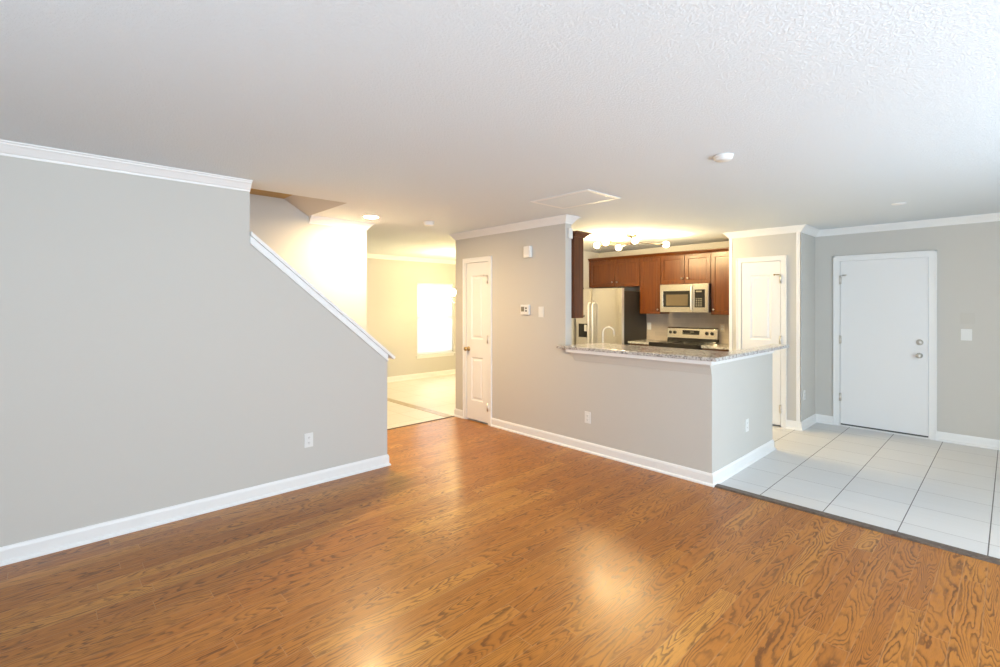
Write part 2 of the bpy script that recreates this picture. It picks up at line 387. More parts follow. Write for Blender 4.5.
# ------------------------------------------------------------------ trim
CR = [(0, -.076), (.010, -.076), (.012, -.064), (.020, -.058), (.028, -.046), (.044, -.026), (.054, -.018), (.056, -.010), (.070, -.008), (.070, 0), (0, 0)]
BS = [(0, 0), (.026, 0), (.026, .008), (.020, .018), (.013, .022), (.013, .082), (.008, .096), (.004, .102), (0, .102)]
def crown(name, runs):
    b = MB()
    for p0, p1, o, m0, m1 in runs: b.mould((*p0, ZC), (*p1, ZC), (*o, 0), CR, m0, m1)
    return struct(b.build(name, M['trim']))
def base(name, runs):
    b = MB()
    for p0, p1, o, m0, m1 in runs: b.mould((*p0, 0), (*p1, 0), (*o, 0), BS, m0, m1)
    return struct(b.build(name, M['trim']))
crown('trim_1', [((XL, YB), (XL, YN), (1, 0), -1, 0)])
crown('trim_2', [((XS, 2.035), (XS, 2.70), (1, 0), 0, 1), ((XS, 2.70), (XS - TW, 2.70), (0, 1), 1, 1)])
crown('trim_3', [((XS, YM), (XW, YM), (0, -1), 1, 1), ((XW, YM), (XW, YM + .1), (1, 0), 1, 1), ((XS, YM + .1), (XS, YM), (-1, 0), 0, 1)])
crown('trim_4', [((XPL, YP), (XPR, YP), (0, -1), 1, 1), ((XPR, YP), (XPR, YD), (1, 0), 1, -1), ((XPL, YP + .3), (XPL, YP), (-1, 0), 0, 1)])
crown('trim_5', [((XPR, YD), (XR, YD), (0, -1), -1, -1)])
crown('trim_6', [((XF, 1.2), (XF, 7.5), (1, 0), -1, -1), ((XR, YD), (XR, YB), (-1, 0), -1, -1), ((XR, YB), (XL, YB), (0, 1), -1, -1)])
base('baseboard_left', [((XL, YB), (XL, YE), (1, 0), -1, 1), ((XL, YE), (XL - .115, YE), (0, 1), 1, 0)])
CW = .055
base('baseboard_middle', [((XS, YM), (DX0 - CW, YM), (0, -1), 1, 0), ((DX1 + CW, YM), (XP, YM), (0, -1), 0, 1), ((XP, YM), (XP, YPE), (1, 0), 1, 1), ((XP, YPE), (XP - .1, YPE), (0, 1), 1, 0)])
base('baseboard_pantry', [((XPL, YP), (PX0 - CW, YP), (0, -1), 1, 0), ((PX1 + CW, YP), (XPR, YP), (0, -1), 0, 1), ((XPR, YP), (XPR, YD), (1, 0), 1, -1)])
base('baseboard_entry', [((XPR, YD), (EX0 - .06, YD), (0, -1), -1, 0), ((EX1 + .06, YD), (XR, YD), (0, -1), 0, -1)])
base('baseboard_dining', [((XF, 1.2), (XF, 7.5), (1, 0), -1, -1)])
base('baseboard_right', [((XR, YD), (XR, 4.36), (-1, 0), -1, 0), ((XR, 2.04), (XR, YB), (-1, 0), 0, -1), ((XR, YB), (XL, YB), (0, 1), -1, -1)])
base('baseboard_stair', [((XS, 2.30), (XS, 2.70), (1, 0), 0, 1), ((XS, 2.70), (XS - TW, 2.70), (0, 1), 1, 0)])
# sloped cap and skirt on the knee wall
b = MB()
y0, y1 = YN + .001, YE + .055
b.prism([(y0, top(y0)), (y1, top(y1)), (y1 + .016, top(y1) + .02), (y1, top(y1) + .032), (y0, top(y0) + .032)], 'x', XL - .145, XL + .036)
b.prism([(y0, low(y0)), (YE + .002, low(YE + .002)), (YE + .002, low(YE) + .022), (y0, low(y0) + .022)], 'x', XL, XL + .020)
b.prism([(y0, low(y0) + .022), (YE + .002, low(YE + .002) + .022), (YE + .002, top(YE)), (y0, top(y0))], 'x', XL, XL + .012)
struct(b.build('trim_7', M['trim'], bevel=.003))
# white corner boards
b = MB().box((XPR - .045, YP - .006, .1), (XPR + .006, YP, ZC - .07)).box((XPR, YP - .006, .1), (XPR + .006, YP + .03, ZC - .07))
struct(b.build('trim_8', M['trim']))
struct(MB().box((XPL - .006, YP - .006, .1), (XPL + .030, YP, ZC - .07)).build('trim_9', M['trim']))
# floor transitions
struct(MB().prism([(YM - .015, 0), (YM - .004, .011), (YM + .055, .011), (YM + .072, .001), (YM + .072, 0)], 'x', XP + .014, XR).build('trim_12', M['darktrim']))
struct(MB().prism([(XS - .012, 0), (XS - .008, .007), (XS + .014, .007), (XS + .018, 0)], 'y', 2.70, YM - .03).build('trim_13', M['darktrim']))
struct(MB().box((XF, 3.86, 0), (XS - .03, 3.97, .004)).build('trim_14', M['marble']))

# casing helper: flat board with a raised outer bead, around an opening in a y = const wall
def casing(name, x0, x1, zt, y, w):
    b = MB()
    for s in (0, 1):
        xa, xb = (x0 - w, x0 + .006) if s == 0 else (x1 - .006, x1 + w)
        b.box((xa, y - .014, 0), (xb, y, zt + w))
        xo = xa if s == 0 else xb - .016
        b.box((xo, y - .020, 0), (xo + .016, y - .014, zt + w))
    b.box((x0 + .006, y - .014, zt - .006), (x1 - .006, y, zt + w)).box((x0 - w, y - .020, zt + w - .016), (x1 + w, y - .014, zt + w))
    # jamb and stop
    b.box((x0, y, 0), (x0 + .006, y + .1, zt)).box((x1 - .006, y, 0), (x1, y + .1, zt)).box((x0 + .006, y, zt - .006), (x1 - .006, y + .1, zt))
    return struct(b.build(name, M['trim'], bevel=.0015))
casing('trim_15', DX0, DX1, DZ, YM, CW)
casing('trim_16', PX0, PX1, DZ, YP, CW)
casing('trim_17', EX0, EX1, EZ, YD, .06)

def hinge(door, x, y, z):
    b = MB().lathe([(.011, -.050), (.011, .050)], (x, y - .012, z), seg=10).box((x - .016, y - .003, z - .045), (x + .016, y, z + .045))
    return b.build('hinge', M['nickel'], door)
def knob(parent, x, y, z, m, name='knob', r=.028):
    b = MB().lathe([(.001, 0), (r * 1.1, 0), (r * 1.05, .006), (.012, .010), (.011, .028), (r * .8, .036), (r, .048), (r * .92, .060), (r * .55, .068), (.001, .070)], (x, y, z), (0, -1, 0), 20)
    o = b.build(name, m, parent); return o
def panel_door(name, x0, x1, y, hinge_side, label, m=M['door']):
    g = .011; F = lambda u, v, d: (u, y - d, v)
    a, b_ = x0 + g, x1 - g; st = .22 * (x1 - x0)
    P = [(a + st, b_ - st, .265, .82), (a + st, b_ - st, 1.05, DZ - .17)]
    o = MB().panelface(F, a, b_, .022, DZ - .010, P, .012, .016, (.014, .016, .009)).build(name, m)
    struct(o); o['label'] = label; o['category'] = 'door'
    hx = b_ + .004 if hinge_side > 0 else a - .004
    for z in (.22, 1.06, 1.80): hinge(o, hx, y, z)
    return o
d1 = panel_door('door_1', DX0, DX1, YM - .006, 1, 'narrow white two panel closet door with brass knob beside the thermostat wall')
knob(d1, DX0 + .055, YM - .006, .92, M['brass'])['label'] = 'aged brass door knob'
MB().lathe([(.005, 0), (.005, .05), (.009, .052), (.009, .062)], (DX1 - .02, YM - .002, 1.855), (-.9, -.4, 0), 10).build('door_stop', M['nickel'], d1)
d2 = panel_door('door_2', PX0, PX1, YP - .006, 1, 'narrow white panel pantry door behind the end of the granite bar')
MB().lathe([(.005, 0), (.005, .05), (.010, .052), (.010, .066)], (PX1 - .02, YP - .002, 1.855), (-.9, -.4, 0), 10).build('door_stop', M['brass'], d2)['label'] = 'brass hinge door stop'
F = lambda u, v, d: (u, YD + .002 - d, v)
d3 = struct(MB().box((EX0 + .011, YD + .002, .030), (EX1 - .013, YD + .044, EZ - .010)).build('door_3', M['door'], bevel=.002))
d3['label'] = 'flat white slab entry door with silver deadbolt and knob'; d3['category'] = 'door'
for z in (.355, 1.06, 1.79): hinge(d3, EX0 + .008, YD + .002, z)
knob(d3, EX1 - .088, YD + .002, .92, M['nickel'])
MB().lathe([(.001, 0), (.033, 0), (.032, .010), (.024, .016), (.022, .020), (.001, .020)], (EX1 - .085, YD + .002, 1.068), (0, -1, 0), 24).box((EX1 - .087, YD - .026, 1.058), (EX1 - .083, YD - .017, 1.078)).build('deadbolt', M['nickel'], d3)
MB().lathe([(.005, 0), (.005, .045), (.009, .047), (.009, .058)], (EX0 + .022, YD + .002, 1.85), (.9, -.4, 0), 10).build('door_stop', M['nickel'], d3)
MB().box((EX0 + .013, YD + .012, .010), (EX1 - .015, YD + .05, .030)).build('door_sweep', M['slot'], d3)['label'] = 'dark sweep under the door'
struct(MB().prism([(YD - .02, 0), (YD - .012, .012), (YD + .1, .014), (YD + .1, 0)], 'x', EX0 + .006, EX1 - .006).build('trim_18', M['trim']))
for k, (x0, x1, y) in enumerate(((DX0, DX1, YM + .1), (PX0, PX1, YP + .1))):
    pass

# ------------------------------------------------------------------ windows
def window_x(name, x, y0, y1, z0, z1, label, blinds=False, sgn=1):
    """double hung window in an x = const wall, room on the sgn side"""
    b = MB()
    f = .045; xo = x - sgn * .10; xi = x - sgn * .045
    b.box((xo, y0, z0), (xi, y0 + f, z1)).box((xo, y1 - f, z0), (xi, y1, z1)).box((xo, y0 + f, z0), (xi, y1 - f, z0 + f)).box((xo, y0 + f, z1 - f), (xi, y1 - f, z1))
    zm = (z0 + z1) / 2 + .02
    b.box((xo + sgn * .01, y0 + f, zm - .022), (xi, y1 - f, zm + .022))
    o = struct(b.build(name, M['trim'], bevel=.002)); o['label'] = label; o['category'] = 'window'
    MB().box((xo + sgn * .026, y0 + f, z0 + f), (xo + sgn * .030, y1 - f, zm - .022)).box((xo + sgn * .026, y0 + f, zm + .022), (xo + sgn * .030, y1 - f, z1 - f)).build('glass_pane', M['glass'], o)
    MB().box((x - sgn * .10, y0 - .03, z0 - .022), (x + sgn * .03, y1 + .03, z0)).box((x, y0 - .01, z0 - .07), (x + sgn * .012, y1 + .01, z0 - .022)).build('window_sill', M['trim'], o, bevel=.002)
    return o
w1 = window_x('window_1', XF, WY0, WY1, WZ0, WZ1, 'bright white double hung dining room window with blinds')
bl = thing('window_blind', (XF - .02, (WY0 + WY1) / 2, WZ1), 'white slatted blind glowing with daylight in the dining room window', 'blind')
mb = MB(); n = 38
for k in range(n):
    z = WZ1 - .06 - k * (WZ1 - WZ0 - .09) / n; t = R(58); h = .021
    dx, dz = h * math.cos(t), h * math.sin(t); xc = XF - .021
    c_ = [(xc - dx, z + dz), (xc + dx, z - dz), (xc + dx + .0015, z - dz + .001), (xc - dx + .0015, z + dz + .001)]
    mb.prism(c_, 'y', WY0 + .012, WY1 - .012)
mb.build('slat_panel', M['blind'], bl)
MB().box((XF - .042, WY0 + .008, WZ1 - .045), (XF - .002, WY1 - .008, WZ1 - .002)).build('headrail', M['trim'], bl, bevel=.003)
MB().box((XF - .034, WY0 + .012, WZ0 + .004), (XF - .008, WY1 - .012, WZ0 + .022)).build('bottom_rail', M['trim'], bl, bevel=.002)
def glazing(name, pts, axis):
    """plain frame round a glazed opening out of view"""
    b = MB()
    (u0, z0), (u1, z1), c = pts
    P = (lambda u, z, d: (c + d, u, z)) if axis == 'x' else (lambda u, z, d: (u, c + d, z))
    f = .05; um = (u0 + u1) / 2
    for a0, a1, b0, b1 in ((u0, u0 + f, z0, z1), (u1 - f, u1, z0, z1), (u0, u1, z0, z0 + f), (u0, u1, z1 - f, z1), (um - .03, um + .03, z0, z1)):
        b.box(P(a0, b0, .02), P(a1, b1, .07))
    return struct(b.build(name, M['trim']))
glazing('window_2', ((a0, .0), (a1, az), XR), 'x')
glazing('window_3', ((-1.35, .5), (.95, 2.2), YB - .09), 'y')
glazing('window_4', ((b0, bz0), (b1, bz1), XR), 'x')

# ------------------------------------------------------------------ electrical plates
def plate(name, pos, face, label, cat, kind, size=(.072, .116), m=None):
    """face: '+x' or '-y' direction the plate looks"""
    if face == '+x': T = lambda u, v, d: (pos[0] + d, pos[1] + u, pos[2] + v)
    else: T = lambda u, v, d: (pos[0] + u, pos[1] - d, pos[2] + v)
    o = thing(name, pos, label, cat)
    def bx(b, u0, u1, v0, v1, d0, d1): b.box(T(u0, v0, d0), T(u1, v1, d1)); return b
    w_, h_ = size[0] / 2, size[1] / 2
    bx(MB(), -w_, w_, -h_, h_, 0, .006).build('cover_plate', m or M['plastic'], o, bevel=.002)
    if kind == 'outlet':
        for s in (-1, 1):
            r = bx(MB(), -.017, .017, s * .021 - .014, s * .021 + .014, .006, .009).build('receptacle', M['plastic'], o, bevel=.002)
            b = MB()
            for u in (-.007, .005): bx(b, u, u + .002, s * .021 - .003, s * .021 + .007, .009, .0094)
            bx(b, -.002, .002, s * .021 - .010, s * .021 - .006, .009, .0094)
            k = b.build('slots', M['slot'], r)
    elif kind == 'switch':
        bx(MB(), -.005, .005, -.012, .012, .006, .010).build('toggle', M['plastic'], o, bevel=.001)
    elif kind == 'decora':
        bx(MB(), -.017, .017, -.034, .034, .006, .010).build('rocker', M['plastic'], o, bevel=.002)
    return o
plate('wall_outlet', (XL, 1.585, .375), '+x', 'white duplex outlet low on the grey stair knee wall', 'outlet', 'outlet')
plate('wall_outlet', (-2.945, YM, .350), '-y', 'white outlet on the long front of the bar half wall', 'outlet', 'outlet')
plate('wall_outlet', (XP, 4.757, .368), '+x', 'white outlet on the short end of the peninsula facing the tile', 'outlet', 'outlet')
plate('wall_outlet', (XPR, 6.66, .40), '+x', 'white outlet low on the short wall beside the entry door', 'outlet', 'outlet')
plate('wall_outlet', (-4.150, YK - .012, 1.13), '-y', 'white outlet on the backsplash between refrigerator and range', 'outlet', 'outlet')
plate('wall_outlet', (-2.955, YK - .012, 1.145), '-y', 'ivory outlet on the backsplash right beside the range panel', 'outlet', 'outlet', m=M['ivory'])
plate('light_switch', (-3.575, YM, 1.41), '-y', 'white light switch plate next to the thermostat', 'switch', 'decora')
plate('light_switch', (-.335, YD, 1.170), '-y', 'white toggle switch plate on the wall past the entry door', 'switch', 'switch', size=(.086, .122))
plate('blank_cover_plate', (-.325, YD, 1.345), '-y', 'wall coloured blank plate above the entry light switch', 'plate', 'blank', size=(.112, .118), m=M['painted'])
t = thing('thermostat', (-3.805, YM, 1.432), 'small white thermostat with grey screen on the beige wall', 'thermostat')
MB().box((-3.873, YM - .024, 1.376), (-3.743, YM, 1.490)).build('body', M['plastic'], t, bevel=.004)
MB().box((-3.861, YM - .0262, 1.412), (-3.814, YM - .024, 1.466)).build('screen', M['lcd'], t)
MB().box((-3.793, YM - .027, 1.440), (-3.773, YM - .024, 1.458)).box((-3.793, YM - .027, 1.410), (-3.773, YM - .024, 1.428)).build('buttons', M['slot'], t)
t = thing('door_chime', (-3.758, YM, 2.085), 'white box door chime high on the beige wall above the thermostat', 'chime')
MB().box((-3.806, YM - .045, 2.022), (-3.710, YM, 2.150)).build('housing', M['plastic'], t, bevel=.006)
MB().box((-3.796, YM - .047, 2.040), (-3.720, YM - .045, 2.052)).build('grille', M['trim'], t)
t = tag(MB().box((XW + .004, YM + .03, 2.19), (XW + .030, YM + .088, 2.30)).build('motion_sensor', M['plastic'], bevel=.006), 'small white sensor box at the top of the wall end by the cherry cabinet', 'sensor')

# ------------------------------------------------------------------ ceiling fittings
t = thing('recessed_light', (-4.665, 2.52, ZC), 'lit round recessed ceiling light by the stairs', 'ceiling light')
MB().lathe([(.078, 0), (.094, -.002), (.096, -.006), (.078, -.010), (.070, -.004), (.070, 0)], (-4.665, 2.52, ZC), seg=32).build('trim_ring', M['trim'], t)
MB().lathe([(.070, -.003), (.05, -.008), (.001, -.010)], (-4.665, 2.52, ZC), seg=32).build('lens', M['lens'], t)['label'] = 'glowing warm white lens'
def detector(name, x, y, r, h, label, cat):
    t = thing(name, (x, y, ZC), label, cat)
    MB().lathe([(r, 0), (r, -.010), (r * .96, -.014)], (x, y, ZC), seg=32).build('base_ring', M['plastic'], t)
    MB().lathe([(r * .93, -.012), (r * .92, -h * .7), (r * .78, -h), (.001, -h)], (x, y, ZC), seg=32).build('cover', M['plastic'], t)
    return t
detector('smoke_detector', -1.24, 3.09, .058, .030, 'white round smoke detector alone on the wide living room ceiling', 'detector')
detector('smoke_detector', -4.53, 3.165, .062, .040, 'small white smoke detector on the hall ceiling past the recessed light', 'detector')
tag(MB().lathe([(.055, 0), (.055, -.004), (.048, -.007), (.001, -.008)], (-.72, 5.75, ZC), seg=28).build('sprinkler_cover', M['trim']), 'small flat white disc on the ceiling in front of the entry door', 'sprinkler cover')
t = thing('ceiling_access_panel', (-2.70, 3.42, ZC), 'flat white framed access panel in the ceiling above the bar', 'access panel')
x0, x1, y0, y1 = -2.99, -2.35, 3.19, 3.66
b = MB(); f = .035
for q in (((x0, y0), (x1, y0 + f)), ((x0, y1 - f), (x1, y1)), ((x0, y0 + f), (x0 + f, y1 - f)), ((x1 - f, y0 + f), (x1, y1 - f))): b.box((*q[0], ZC - .007), (*q[1], ZC))
b.build('frame', M['trim'], t, bevel=.002)
MB().box((x0 + f, y0 + f, ZC - .006), (x1 - f, y1 - f, ZC)).build('panel', M['ceiling'], t)

# ------------------------------------------------------------------ kitchen cabinets
def cab_knob(o, x, y, z):
    return MB().lathe([(.001, 0), (.007, 0), (.006, .012), (.012, .018), (.015, .024), (.012, .031), (.001, .033)], (x, y, z), (0, -1, 0), 14).build('knob', M['nickel'], o)
def shaker(parent, x0, x1, z0, z1, y, kx, kz):
    F = lambda u, v, d: (u, y - d, v); s = .058
    d = MB().panelface(F, x0 + .004, x1 - .004, z0 + .004, z1 - .004, [(x0 + s, x1 - s, z0 + s, z1 - s)], .009, .006, th=.019).build('door', M['cherry'], parent)
    k = cab_knob(d, kx, y, kz)
    return d
CCR = [(0, -.05), (.008, -.05), (.012, -.040), (.034, -.014), (.044, -.010), (.044, 0), (0, 0)]
YC, ZT = 7.028, 2.250
def upper(x0, x1, z0, label, doors, ends=(0, 0)):
    o = thing('upper_cabinet', ((x0 + x1) / 2, (YC + YK) / 2, z0), label, 'cabinet', None)
    MB().box((x0 + .0005, YC + .020, z0), (x1 - .0005, YK - .003, ZT)).build('carcass', M['cherry'], o)
    for dx0, dx1, kx, kz in doors: shaker(o, dx0, dx1, z0, ZT - .012, YC, kx, kz)
    MB().mould((x0, YC + .004, ZT + .045), (x1, YC + .004, ZT + .045), (0, -1, 0), CCR, ends[0], ends[1]).box((x0, YC + .005, ZT), (x1, YK - .003, ZT + .004)).build('crown_moulding', M['cherry'], o)
    return o
upper(-5.150, -4.150, 1.785, 'wide cherry wood wall cabinet with two doors above the refrigerator', [(-5.150, -4.620, -4.663, 1.868), (-4.620, -4.150, -4.570, 1.868)])
upper(-4.150, -3.790, 1.342, 'tall single door cherry wall cabinet between refrigerator and microwave', [(-4.150, -3.790, -3.826, 1.410)])
upper(-3.790, -3.000, 1.800, 'short two door cherry wall cabinet directly above the microwave', [(-3.790, -3.395, -3.430, 1.885), (-3.395, -3.000, -3.338, 1.885)])
upper(-3.000, -2.562, 1.342, 'tall cherry wall cabinet right of the microwave against the pantry wall', [(-3.000, -2.562, -2.955, 1.415)])
# cabinet hung on the kitchen face of the wall with the pass-through: only its end shows
o = thing('upper_cabinet', (-3.62, 4.26, 1.345), 'dark cherry cabinet end panel hanging at the left end of the bar opening', 'cabinet')
XE = -3.205
MB().box((-4.05, 4.100, 1.345), (XE, 4.262, 2.232)).build('carcass', M['cherry'], o)
MB().box((XE, 4.102, 1.350), (XE + .006, 4.258, 2.225)).build('end_panel', M['cherry'], o)
G2 = lambda u, v, d: (u, 4.264 + .019 + d, v)
for k in range(2):
    a, c_ = -4.05 + k * .42, -3.63 + k * .42
    d_ = MB().panelface(G2, a + .004, c_ - .004, 1.349, 2.215, [(a + .058, c_ - .058, 1.41, 2.16)], .009, .006, th=.019).build('door', M['cherry'], o)
    kk = MB().lathe([(.001, 0), (.007, 0), (.006, .012), (.015, .024), (.001, .033)], (-3.60 if k else -3.66, 4.283, 1.42), (0, 1, 0), 14).build('knob', M['nickel'], d_)
b = MB().mould((-4.05, 4.276, 2.275), (XE, 4.276, 2.275), (0, 1, 0), [(a * 1.5, z * 1.2) for a, z in CCR], 0, 1).mould((XE + .004, 4.10, 2.275), (XE + .004, 4.276, 2.275), (1, 0, 0), [(a * 1.0, z * 1.2) for a, z in CCR], 0, 1).box((-4.05, 4.10, 2.232), (XE, 4.276, 2.275))
b.build('crown_moulding', M['cherry'], o)
# base cabinets along the back wall and behind the peninsula, with their tops
def basecab(x0, x1, yf, yb, label, n):
    s = -1 if yf < yb else 1
    o = thing('base_cabinet', ((x0 + x1) / 2, (yf + yb) / 2, 0), label, 'cabinet')
    MB().box((x0, yf - s * .02, .1), (x1, yb, .88)).box((x0, yf - s * .08, 0), (x1, yb, .1)).build('carcass', M['cherry'], o)
    for k in range(n):
        a, c_ = x0 + (x1 - x0) * k / n, x0 + (x1 - x0) * (k + 1) / n
        F = lambda u, v, d: (u, yf + s * d, v)
        q = MB().panelface(F, a + .004, c_ - .004, .11, .70, [(a + .055, c_ - .055, .165, .645)], .009, .006, th=.019).build('door', M['cherry'], o)
        q2 = MB().panelface(F, a + .004, c_ - .004, .715, .865, [], .009, .006, th=.019).build('drawer', M['cherry'], o)
        for p_, kz in ((q, .63), (q2, .79)):
            kk = MB().lathe([(.001, 0), (.007, 0), (.006, .012), (.015, .024), (.001, .033)], ((a + c_) / 2, yf, kz), (0, s, 0), 12).build('knob', M['nickel'], p_)
    return o
basecab(-4.160, -3.795, 6.735, YK, 'cherry base cabinet between the refrigerator and the range', 1)
basecab(-2.995, -2.562, 6.735, YK, 'cherry base cabinet between the range and the pantry wall', 1)
basecab(-3.80, -1.80, 4.92, 4.100, 'cherry base cabinets behind the bar half wall under the sink', 3)
tag(MB().box((-4.165, 6.70, .88), (-3.795, YK, .912)).build('countertop', M['granite'], bevel=.003), 'granite worktop between the refrigerator and the range', 'countertop')
tag(MB().box((-2.995, 6.70, .88), (-2.560, YK, .912)).build('countertop', M['granite'], bevel=.003), 'granite worktop between the range and the pantry wall', 'countertop')
tag(MB().box((-3.80, 4.101, .88), (-1.80, 4.95, .912)).build('countertop', M['granite'], bevel=.003), 'lower granite worktop behind the bar carrying the faucet', 'countertop')
struct(MB().box((-4.26, YK - .012, .912), (-2.562, YK, 1.40)).build('trim_19', M['splash']))

# ------------------------------------------------------------------ bar counter
GZ0, GZ1 = 1.030, 1.061
of = .06
t = thing('bar_counter', (-2.3, 4.15, ZB), 'speckled grey granite bar top wrapping the L shaped half wall', 'counter')
poly = [(XW - .075, YM - of), (XP + of, YM - of), (XP + of, 5.80), (XP - .10, 5.80), (XP - .10, 4.56), (XW + .006, 4.56), (XW + .006, YM - .006), (XW - .075, YM - .006)]
MB().prism(poly, 'z', GZ0, GZ1).build('granite_top', M['granite'], t, bevel=.004)
AP = [(0, -.036), (.040, -.036), (.046, -.030), (.046, 0), (0, 0)]
CV = [(0, -.118), (.004, -.118), (.010, -.095), (.022, -.060), (.036, -.036), (0, -.036)]
def apron(pr, e=.35):
    return MB().mould((XW + .085, YM, GZ0), (XP, YM, GZ0), (0, -1, 0), pr, 1, e).mould((XP, YM, GZ0), (XP, YPE, GZ0), (1, 0, 0), [(a * e, z) for a, z in pr], 1 / e, 0)
struct(MB().mould((XW + .125, YM, GZ0), (XP, YM, GZ0), (0, -1, 0), CV, 1, 0).build('trim_20', M['wall']))
b = apron(AP)
struct(b.build('trim_21', M['trim']))
# faucet behind the bar
fx, fy = -3.188, 4.66
t = thing('kitchen_faucet', (fx, fy, .912), 'chrome gooseneck kitchen faucet rising behind the bar in front of the refrigerator', 'faucet')
MB().lathe([(.026, 0), (.026, .008), (.018, .014), (.016, .05), (.015, .09)], (fx - .035, fy, .912), seg=20).build('base', M['chrome'], t)
pts = [(fx - .035, fy, 1.0)] + [(fx - .035, fy, 1.0 + .03 * k) for k in range(1, 7)] + [(fx + .007 - .042 * math.cos(a), fy + .10 * (1 - math.cos(a)) / 2, 1.170 + .062 * math.sin(a)) for a in [math.pi * k / 10 for k in range(1, 10)]] + [(fx + .049, fy + .10, 1.15), (fx + .049, fy + .10, 1.12)]
MB().tube(pts, .0075).build('spout', M['nickel'], t)
MB().tube([(fx - .035, fy, .985), (fx - .075, fy + .01, 1.0), (fx - .11, fy + .015, 1.025)], .006).build('lever', M['chrome'], t)

# ------------------------------------------------------------------ refrigerator
FX0, FX1, FS, FY = -5.090, -4.186, -4.740, 6.55
t = thing('refrigerator', ((FX0 + FX1) / 2, 6.95, 0), 'stainless steel side by side refrigerator with dark side under cherry cabinet', 'refrigerator')
MB().box((FX0 + .004, FY + .085, .03), (FX1 - .004, YK - .025, 1.705)).box((FX0 + .03, FY + .12, 0), (FX1 - .03, YK - .05, .03)).build('cabinet_body', M['graphite'], t, bevel=.004)['label'] = 'dark grey fridge side'
def fdoor(x0, x1):
    # slightly bowed stainless door
    n = 10; poly = [(x0, FY + .075)]
    for k in range(n + 1):
        u = k / n; poly.append((x0 + (x1 - x0) * u, FY + .018 - .018 * (1 - (2 * u - 1) ** 4)))
    poly.append((x1, FY + .075))
    return MB().prism(poly, 'z', .07, 1.752)
dl = fdoor(FX0, FS - .004).build('door', M['steel'], t, bevel=.003)
dr = fdoor(FS + .004, FX1).build('door', M['steel'], t, bevel=.003)
for d_ in (dl, dr):
    x_ = FS - .005 if d_ is dl else FX1
    MB().box((x_ - .001, FY + .012, .075), (x_ + .0025, FY + .074, 1.748)).build('door_edge', M['satin'], d_)['label'] = 'pale door edge strip'
def handle(d, x):
    h = MB().tube([(x, FY + .004, 1.52), (x, FY - .040, 1.505), (x, FY - .052, 1.46), (x, FY - .052, .72), (x, FY - .040, .675), (x, FY + .004, .66)], .014, 12).build('handle', M['satin'], d)

handle(dl, FS - .042); handle(dr, FS + .042)
ds = MB().box((-5.030, FY - .006, .93), (-4.815, FY + .004, 1.355)).build('dispenser_panel', M['steel'], dl, bevel=.003); 
b = MB().box((-5.010, FY - .0075, .945), (-4.828, FY - .006, 1.170)); q = b.build('dispenser_recess', M['blackglass'], dl); q['label'] = 'dark recess of the ice dispenser'
q = MB().box((-4.890, FY - .014, 1.045), (-4.842, FY - .007, 1.150)).build('dispenser_paddle', M['plastic'], dl, bevel=.003)
q = MB().box((-4.912, FY - .0085, 1.285), (-4.885, FY - .006, 1.31)).build('dispenser_button', M['slot'], dl)
for u in (FX1 - .08, FX0 + .01): MB().box((u, FY + .01, 1.752), (u + .07, FY + .14, 1.775)).build('hinge_cover', M['graphite'], t, bevel=.004)

# ------------------------------------------------------------------ microwave
MX0, MX1, MY, MZ0, MZ1 = -3.752, -3.003, 6.955, 1.372, 1.796
t = thing('microwave', ((MX0 + MX1) / 2, 7.15, MZ0), 'stainless over the range microwave under the short cherry cabinet', 'microwave')
MB().box((MX0 + .006, MY + .03, MZ0), (MX1, YK - .012, MZ1)).build('body', M['graphite'], t, bevel=.003)
MXS = -3.235
dm = MB(); F = lambda u, v, d: (u, MY - d, v)
dm.panelface(F, MX0, MXS, MZ0 + .003, MZ1 - .003, [(MX0 + .045, MXS - .035, MZ0 + .078, MZ1 - .10)], .004, .004, th=.03)
dd = dm.build('door', M['steel'], t)
q = MB().box((MX0 + .050, MY + .0005, MZ0 + .083), (MXS - .040, MY + .0038, MZ1 - .105)).build('door_glass', M['blackglass'], dd)
q = MB().box((MX0 + .100, MY - .0005, MZ0 + .100), (MXS - .075, MY + .0004, MZ1 - .155)).build('viewing_window', M['smoked'], dd)
q = MB().tube([(MXS - .010, MY, MZ1 - .03), (MXS - .010, MY - .035, MZ1 - .045), (MXS - .010, MY - .040, MZ1 - .08), (MXS - .010, MY - .040, MZ0 + .08), (MXS - .010, MY - .035, MZ0 + .045), (MXS - .010, MY, MZ0 + .03)], .011, 12).build('handle', M['satin'], dd)
cp = MB().box((MXS + .003, MY, MZ0 + .003), (MX1, MY + .03, MZ1 - .003)).build('control_frame', M['steel'], t, bevel=.002)
q = MB().box((MXS + .030, MY - .003, MZ0 + .075), (MX1 - .050, MY, MZ1 - .085)).build('control_panel', M['blackglass'], cp)
q = MB()
for r_ in range(5):
    for c_ in range(3): q.box((MXS + .048 + c_ * .034, MY - .0035, MZ0 + .092 + r_ * .026), (MXS + .070 + c_ * .034, MY - .003, MZ0 + .105 + r_ * .026))
q = q.build('keypad', M['lcd'], cp)
MB().box((MXS + .050, MY - .0035, MZ1 - .125), (MXS + .135, MY - .003, MZ1 - .102)).build('clock_display', M['lcd'], cp)

